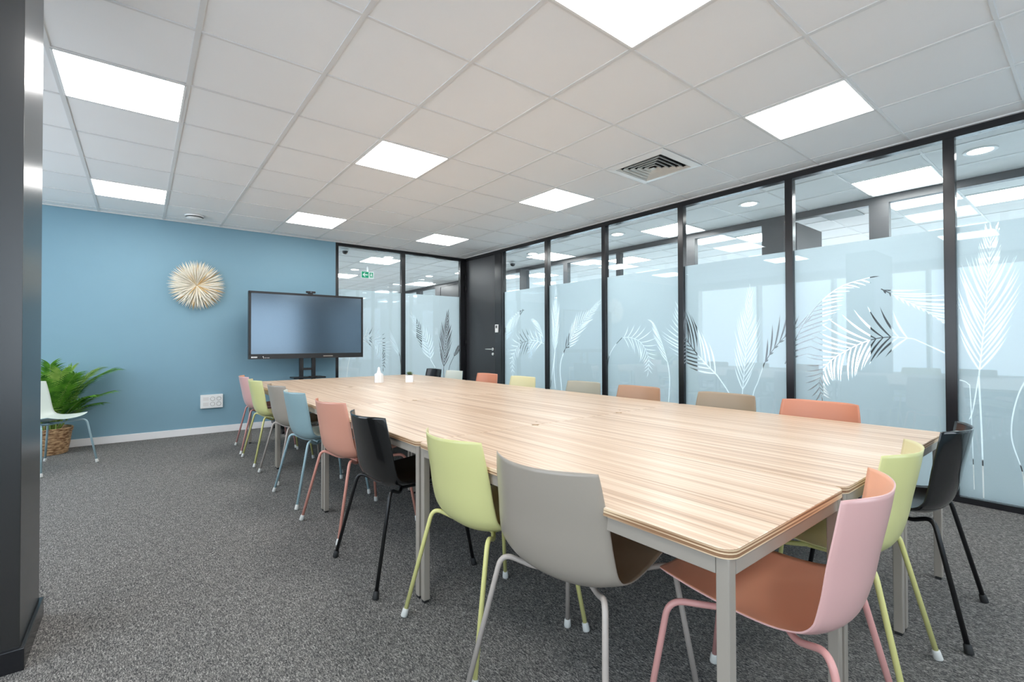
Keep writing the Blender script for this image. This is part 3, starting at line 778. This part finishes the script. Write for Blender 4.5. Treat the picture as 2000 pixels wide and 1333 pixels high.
chair('pink', 1.490, 3.052, R90-radians(3), 'pink chair farthest along the left side by the blue wall', gl)
L90 = pi/2
chair('black_chair', 3.37, 2.95, L90, 'black chair top just visible behind the small potted plant', gr)
chair('blue_chair', 3.35, 2.39, L90, 'pale mint faced chair in front of the black door, left of coral', gr)
chair('coral', 3.345, 1.665, L90, 'coral chair back in front of the black door', gr)
chair('lime', 3.345, 1.03, L90, 'pale yellow chair back before the first glass bay', gr)
chair('olive', 3.350, .19, L90, 'taupe chair back with its light painted in as greyish olive, left of the tan one, glazed wall side', gr)
chair('pink_shaded', 3.350, -.40, L90, 'pink chair back with shade painted in as tan, between two grey ones, glazed wall side', gr)
chair('taupe', 3.360, -1.10, L90, 'taupe grey chair back next to the nearest coral one, glazed wall side', gr)
chair('coral', 3.350, -1.66, L90, 'wide coral chair back nearest on the glazed wall side', gr)
chair('pink', 1.779, -2.129, radians(7.4), 'pink chair at the near end of the table, closest to the corner', ge)
chair('lime', 2.371, -2.074, radians(4), 'lime chair at the near table end between pink and black', ge)
chair('black_chair', 3.035, -2.108, radians(2.3), 'glossy black chair at the near table end by the glass', ge)
chair('blue_chair', -.316, 3.284, radians(-130.4), 'pale mint chair standing alone beside the potted palm', 'chairs away from the table')

# ------------------------------------------------------------------ things on the table
e = empty('bottle', (2.497, 2.302, TZ), radians(30)); tag(e, 'squat white frosted bottle with pointed stopper on the far table', 'bottle')
MB().lathe([(0, .0), (.048, .0), (.052, .006), (.051, .085), (.048, .098), (.030, .108), (.018, .118)], n=8, smooth=False, rot=pi/8).build('body', M['frost_glass'], e)
MB().lathe([(.021, .112), (.022, .122), (.015, .140), (.013, .150), (.014, .158), (.011, .168), (.004, .176), (0, .177)], n=20).build('stopper', M['frost_glass'], e)
e = empty('potted_succulent', (2.795, 2.143, TZ), radians(-35)); tag(e, 'tiny spiky succulent in a square white pot on the table', 'potted plant')
m = MB(); m.box(-.040, .040, -.040, .040, 0, .082, bev=.003); m.build('pot', M['pot_white'], e)
MB().box(-.033, .033, -.033, .033, .081, .084).build('soil', M['soil'], e)
m = MB()
for k in range(26):
    a = k*2.399; el = radians(25+55*(k/26)); L_ = .045-.015*(k/26)
    d = Vector((cos(a)*cos(el), sin(a)*cos(el), sin(el))); p = Vector((0, 0, .083))+d*.004
    m.tube([p, p+d*L_*.5+Vector((0, 0, -.001)), p+d*L_+Vector((0, 0, .004))], .004, 6, radii=[.004, .0045, .0006])
m.build('leaves', M['succulent'], e)

# ------------------------------------------------------------------ screen on its trolley
e = empty('screen', (2.22, 4.0, 0)); tag(e, 'large black interactive display on a wheeled stand before the blue wall', 'screen')
W_, ZB, ZT = .748, .947, 1.827
b = MB(); b.box(-W_, W_, .004, .062, ZB, ZT, bev=.004); b.box(-.45, .45, .06, .10, 1.1, 1.65)
b.build('casing', M['bezel'], e)
b = MB(); b.box(-W_, W_, -.004, .004, ZT-.028, ZT); b.box(-W_, W_, -.004, .004, ZB, ZB+.066); b.box(-W_, -W_+.028, -.004, .004, ZB+.06, ZT-.02); b.box(W_-.028, W_, -.004, .004, ZB+.06, ZT-.02)
b.build('bezel', M['bezel'], e)
MB().box(-W_+.026, W_-.026, .0, .0045, ZB+.064, ZT-.026).build('display_panel', M['screen'], e)
b = MB()
for k, (a, q) in enumerate(((0, .012), (.014, .022), (.025, .034), (.037, .046), (.049, .056), (.059, .068))): b.box(-W_+.03+a, -W_+.03+q, -.0052, -.004, ZB+.016, ZB+.034)
b.build('logo', M['white_plastic'], e)
b = MB(); [b.box(-W_+.17+.02*k, -W_+.178+.02*k, -.0052, -.004, ZB+.012, ZB+.02) for k in range(4)]; b.cyl((-W_+.168, -.005, ZB+.03), .006, .003, 'Y', 12)
b.build('front_buttons', M['white_plastic'], e)
b = MB(); b.box(.18, .31, -.0055, -.004, ZB+.022, ZB+.034); b.build('pen_tray', M['frame'], e)
b = MB()
for s in (-1, 1): b.box(s*.075-.020 if s > 0 else -.1075, s*.075+.0325 if s > 0 else -.055, .10, .14, .06, 1.45, bev=.004)
b.box(-.055, .055, .11, .13, .78, .81); b.box(-.3, .3, .095, .11, 1.25, 1.5)
b.build('posts', M['bezel'], e)
b = MB(); b.box(-.22, .20, -.06, .16, .672, .692, bev=.003); b.build('shelf', M['bezel'], e)
b = MB()
for s in (-1, 1): b.box(s*.40-.03, s*.40+.03, -.30, .26, .075, .115, bev=.004)
b.box(-.40, .40, .09, .15, .075, .115, bev=.004); b.build('base', M['bezel'], e)
for sx in (-1, 1):
    for y in (-.27, .23):
        MB().cyl((sx*.40, y, .034), .034, .024, 'X').box(sx*.40-.018, sx*.40+.018, y-.012, y+.012, .055, .08).build('caster', M['rubber'], e)
e = empty('webcam', (2.232, 4.0, 1.827)); tag(e, 'small black webcam perched on top of the large screen', 'webcam')
MB().box(-.062, .062, -.014, .02, .012, .040, bev=.006).build('body', M['bezel'], e)
MB().cyl((.0, -.015, .026), .009, .004, 'Y', 16).build('lens', M['screen'], e)
MB().box(-.03, .03, -.004, .045, 0, .013, bev=.002).build('clip', M['bezel'], e)
tag(MB().box(2.20, 2.31, 3.96, 3.985, .692, .704, bev=.003).build('remote_control', M['rubber']), 'black remote control on the shelf under the screen', 'remote control')

# ------------------------------------------------------------------ sunburst
e = empty('sunburst_ornament', (.945, YB, 1.885)); tag(e, 'round sunburst wall ornament of pale pointed wooden sticks', 'wall ornament')
MB().cyl((0, -.009, 0), .06, .024, 'Y').build('hub', M['stick'], e)
def stick(L_, w_):
    m = MB(); n_ = 9
    m.tube([(0, 0, .02+(L_-.02)*k/n_) for k in range(n_+1)], w_, 6, radii=[max(.0006, w_*(.25+.75*sin(pi*min(1, (k/n_)*.62+.13))) if k < n_-2 else w_*[.72, .42, .05][k-(n_-2)]) for k in range(n_+1)])
    return m
def stick_dir(k, N):
    if k < 48: a, el, L_ = 2*pi*k/48, 7, .318
    elif k < 78: a, el, L_ = 2*pi*(k-48+.5)/30, 22, .300
    else: a, el, L_ = 2*pi*(k-78+.3)/22, 41, .225
    return a+random.uniform(-.015, .015), radians(el+random.uniform(-2, 2)), L_*random.uniform(.98, 1.02)
N = 100; smesh = []
for v in range(3):
    for mt in ('stick', 'stick2', 'stick3'):
        o = stick(1, .030+.004*v).build('stick', M[mt], e); smesh.append(o)
first = True; used = 0
for k in range(N):
    a, el, L_ = stick_dir(k, N)
    src = smesh[random.choices(range(9), [3, 5, 1.4]*3)[0]]
    o = src.copy(); COL.objects.link(o); o.parent = e
    d = Vector((cos(a)*cos(el), -sin(el), sin(a)*cos(el)))
    o.rotation_mode = 'QUATERNION'; o.rotation_quaternion = d.to_track_quat('Z', 'Y'); o.scale = (L_*.95, L_*.95, L_); o.location = (0, -.016, 0)
for o in smesh: bpy.data.objects.remove(o)
m = MB()
for k in range(84):
    a = 2*pi*(k+.5)/48+random.uniform(-.02, .02) if k < 48 else 2*pi*(k-48)/36; el = radians((9 if k < 48 else 31)+random.uniform(-2, 2)); L_ = random.uniform(.298, .308) if k < 48 else .262
    s_ = stick(L_, .0095); d = Vector((cos(a)*cos(el), -sin(el), sin(a)*cos(el)))
    s_.xf(Matrix.Translation((0, -.016, 0)) @ d.to_track_quat('Z', 'Y').to_matrix().to_4x4())
    t_ = bpy.data.meshes.new('t'); s_.bm.to_mesh(t_); s_.bm.free(); m.bm.from_mesh(t_); bpy.data.meshes.remove(t_)
o = m.build('stick_filling', M['stick2'], e); o['kind'] = 'stuff'

# ------------------------------------------------------------------ socket panel
e = empty('socket_panel', (1.11, YB, .41)); tag(e, 'white multi socket wall box low on the blue wall', 'socket')
MB().box(-.123, .123, -.034, 0, -.086, .086, bev=.004).build('box', M['white_plastic'], e)
for x in (.0, .068):
    for z in (-.034, .034):
        m = MB(); m.lathe([(.027, 0), (.027, .004), (.021, .004), (.021, -.010), (0, -.010)], n=24)
        m.xf(Matrix.Translation((x+.008, -.034, z)) @ Matrix.Rotation(pi/2, 4, 'X')); o = m.build('socket', plain('socket_recess', (.55, .54, .52, 1), .5), e)
for z in (-.034, .034):
    MB().box(-.095, -.035, -.0355, -.034, z-.022, z+.022, bev=.0005).build('cover_plate', plain('cover_plate', (.74, .72, .70, 1), .45), e)

# ------------------------------------------------------------------ palm in basket
PX, PY = -.385, 4.11
e = empty('potted_palm', (PX, PY, 0)); tag(e, 'leafy green palm in a woven basket by the blue wall', 'potted plant')
m = MB(); prof = []
nz = 34
for k in range(nz+1):
    z = .27*k/nz; r = .158+.04*(k/nz)**.8; prof.append((r, z))
bm = m.bm; rings = []; nseg = 72
for k, (r, z) in enumerate(prof):
    rg = []
    for q in range(nseg):
        a = 2*pi*q/nseg; wv = .0035*sin(a*18+(pi if (k//2) % 2 else 0))+.0018*sin(k*pi)
        bulge = .0035*(1 if k % 2 else -1)
        if k > nz-6: bulge += .006
        rg.append(bm.verts.new(((r+wv+bulge)*cos(a), (r+wv+bulge)*sin(a), z)))
    rings.append(rg)
for A, B in zip(rings, rings[1:]):
    for q in range(nseg):
        f = bm.faces.new((A[q], A[(q+1) % nseg], B[(q+1) % nseg], B[q])); f.smooth = True
bm.faces.new(list(reversed(rings[0])))
m.lathe([(.200, .268), (.196, .274), (.186, .270), (.18, .20), (.17, .12)], n=72)
m.build('basket', M['basket'], e)
MB().lathe([(0, .222), (.178, .220), (.17, .2)], n=32).build('soil', M['soil'], e)
def frond(base, az, L_, lean, droop, nl=20, lw=.020, ll=.20):
    """curved rachis with two rows of leaflets"""
    m = MB(); pts = []; p = Vector(base); el = pi/2-lean; n_ = 18
    for k in range(n_+1):
        pts.append(p.copy()); el -= droop/n_*(.35+1.3*k/n_)
        p = p+Vector((cos(az)*cos(el), sin(az)*cos(el), sin(el)))*(L_/n_)
    m.tube(pts, .006, 6, mi=1, radii=[.0075*(1-.8*k/n_) for k in range(n_+1)])
    bm = m.bm
    for k in range(nl*2):
        s = .32+.68*(k//2)/nl; side = 1 if k % 2 else -1
        i = min(n_-1, int(s*n_)); f = s*n_-i; q = pts[i].lerp(pts[i+1], f); t = (pts[i+1]-pts[i]).normalized()
        hor = t.cross(Vector((0, 0, 1)));
        if hor.length < .1: hor = Vector((sin(az), -cos(az), 0))
        hor.normalize(); upv = hor.cross(t).normalized()
        d = (t*(.55+.7*s)+hor*side*(.95-.35*s)+upv*.25).normalized()
        LL = ll*(.55+.75*sin(pi*min(1, .15+s*.75)))*random.uniform(.85, 1.1)
        wd = d.cross(upv).normalized(); prev = None; c_ = q.copy(); dd_ = d.copy(); m5 = 5
        for j in range(m5+1):
            ww = lw*.5*[.35, .95, 1, .8, .45, .02][j]
            a_ = bm.verts.new(c_+wd*ww+upv*.0); mid = bm.verts.new(c_-upv*ww*.35); b_ = bm.verts.new(c_-wd*ww)
            if prev:
                for x1, x2, y1_, y2_ in ((prev[0], prev[1], mid, a_), (prev[1], prev[2], b_, mid)):
                    ff = bm.faces.new((x1, x2, y1_, y2_)); ff.smooth = True; ff.material_index = 0
            prev = (a_, mid, b_); dd_ = (dd_+Vector((0, 0, -.16))).normalized(); c_ = c_+dd_*(LL/m5)
    return m
random.seed(11)
def clampwall(m, ymax):
    for v in m.bm.verts:
        if v.co.y > ymax: v.co.y = ymax-(v.co.y-ymax)*.15
FR = [(-8, .74, .22, 1.25), (14, .70, .30, .9), (-25, .66, .12, 1.0), (-55, .62, .2, .8), (-95, .62, .25, .8), (-130, .60, .2, .9), (-160, .62, .25, .9), (180, .60, .15, .8),
      (-70, .58, .05, .5), (-20, .60, .02, .5), (30, .52, .1, .6), (150, .55, .1, .7), (-110, .50, .35, 1.0), (-40, .50, .4, 1.1), (-5, .52, .45, 1.0), (-150, .48, .4, 1.0), (60, .5, .05, .4), (120, .5, .05, .4), (-85, .66, .1, .5), (-30, .44, .55, 1.0)]
for k, (az, L_, lean, droop) in enumerate(FR):
    a = radians(az); rb = .045+.02*(k % 3)
    m = frond((rb*cos(a+.6), rb*sin(a+.6), .215), a, L_*1.17, lean+.05, droop*.80, nl=26, lw=.016, ll=.165)
    clampwall(m, YB-PY-.03)
    m.build('frond', [M['leaf_light'] if k in (9, 16, 8, 2, 12, 5) else M['leaf'], M['stem']], e, recalc=False)
m = MB()
for k in range(14):
    a = k*2.4; r = .03+.05*((k*7) % 10)/10
    m.tube([(r*cos(a), r*sin(a), .2), (r*1.05*cos(a), r*1.05*sin(a), .35), (r*1.25*cos(a), r*1.25*sin(a), .52)], .010, 8, radii=[.011, .009, .006])
m.build('canes', M['stem'], e)

# ------------------------------------------------------------------ light
wd = bpy.data.worlds.new('World'); sc.world = wd; wd.use_nodes = True
nt = wd.node_tree; nt.nodes.clear()
o_ = nt.nodes.new('ShaderNodeOutputWorld'); bg = nt.nodes.new('ShaderNodeBackground')
tc = nt.nodes.new('ShaderNodeTexCoord'); sep = nt.nodes.new('ShaderNodeSeparateXYZ'); rp = nt.nodes.new('ShaderNodeValToRGB')
nt.links.new(tc.outputs['Generated'], sep.inputs[0]); nt.links.new(sep.outputs[2], rp.inputs[0])
rp.color_ramp.elements[0].position = 0; rp.color_ramp.elements[0].color = (.62, .70, .78, 1)
rp.color_ramp.elements[1].position = .6; rp.color_ramp.elements[1].color = (.75, .88, 1, 1)
nt.links.new(rp.outputs[0], bg.inputs[0]); bg.inputs[1].default_value = 4.6; nt.links.new(bg.outputs[0], o_.inputs[0])
def portal(loc, rot, sx, sy):
    l = bpy.data.lights.new('window_daylight', 'AREA'); l.shape = 'RECTANGLE'; l.size = sx; l.size_y = sy
    l.cycles.is_portal = True
    o = bpy.data.objects.new('window_daylight', l); COL.objects.link(o); o.location = loc; o.rotation_euler = rot
for a, b in LW: portal((X0-.02, (a+b)/2, 1.53), (0, -pi/2, 0), 1.94, b-a)
for a, b in FW: portal(((a+b)/2, Y0-.02, 1.53), (pi/2, 0, 0), b-a, 1.94)
for a, b in OW: portal((X1+.02, (a+b)/2, 1.425), (0, pi/2, 0), 2.25, b-a)

# ------------------------------------------------------------------ camera
cam = bpy.data.cameras.new('camera'); co = bpy.data.objects.new('camera', cam); COL.objects.link(co); sc.camera = co
yaw, pit, rol = .6598, .0111, -.003
f = Vector((sin(yaw)*cos(pit), cos(yaw)*cos(pit), sin(pit))); r = Vector((cos(yaw), -sin(yaw), 0)); u = r.cross(f)
rr = cos(rol)*r+sin(rol)*u; uu = -sin(rol)*r+cos(rol)*u
mt = Matrix((rr, uu, -f)).transposed().to_4x4(); mt.translation = (.384, -2.705, 1.143); co.matrix_world = mt
cam.sensor_width = 36; cam.lens = 914.2*36/2000; cam.shift_x = 16.417/2000; cam.shift_y = -5.715/2000; cam.clip_start = .05; cam.clip_end = 200

sc.view_settings.view_transform = 'Standard'; sc.view_settings.look = 'None'; sc.view_settings.gamma = 1; sc.view_settings.use_curve_mapping = False
sc.view_settings.exposure = .12
cy = sc.cycles
cy.use_denoising = True; cy.denoiser = 'OPENIMAGEDENOISE'
cy.use_adaptive_sampling = True; cy.adaptive_threshold = .03; cy.max_bounces = 8; cy.diffuse_bounces = 5; cy.glossy_bounces = 4; cy.transmission_bounces = 6; cy.transparent_max_bounces = 16
cy.caustics_reflective = False; cy.caustics_refractive = False; cy.sample_clamp_indirect = 6
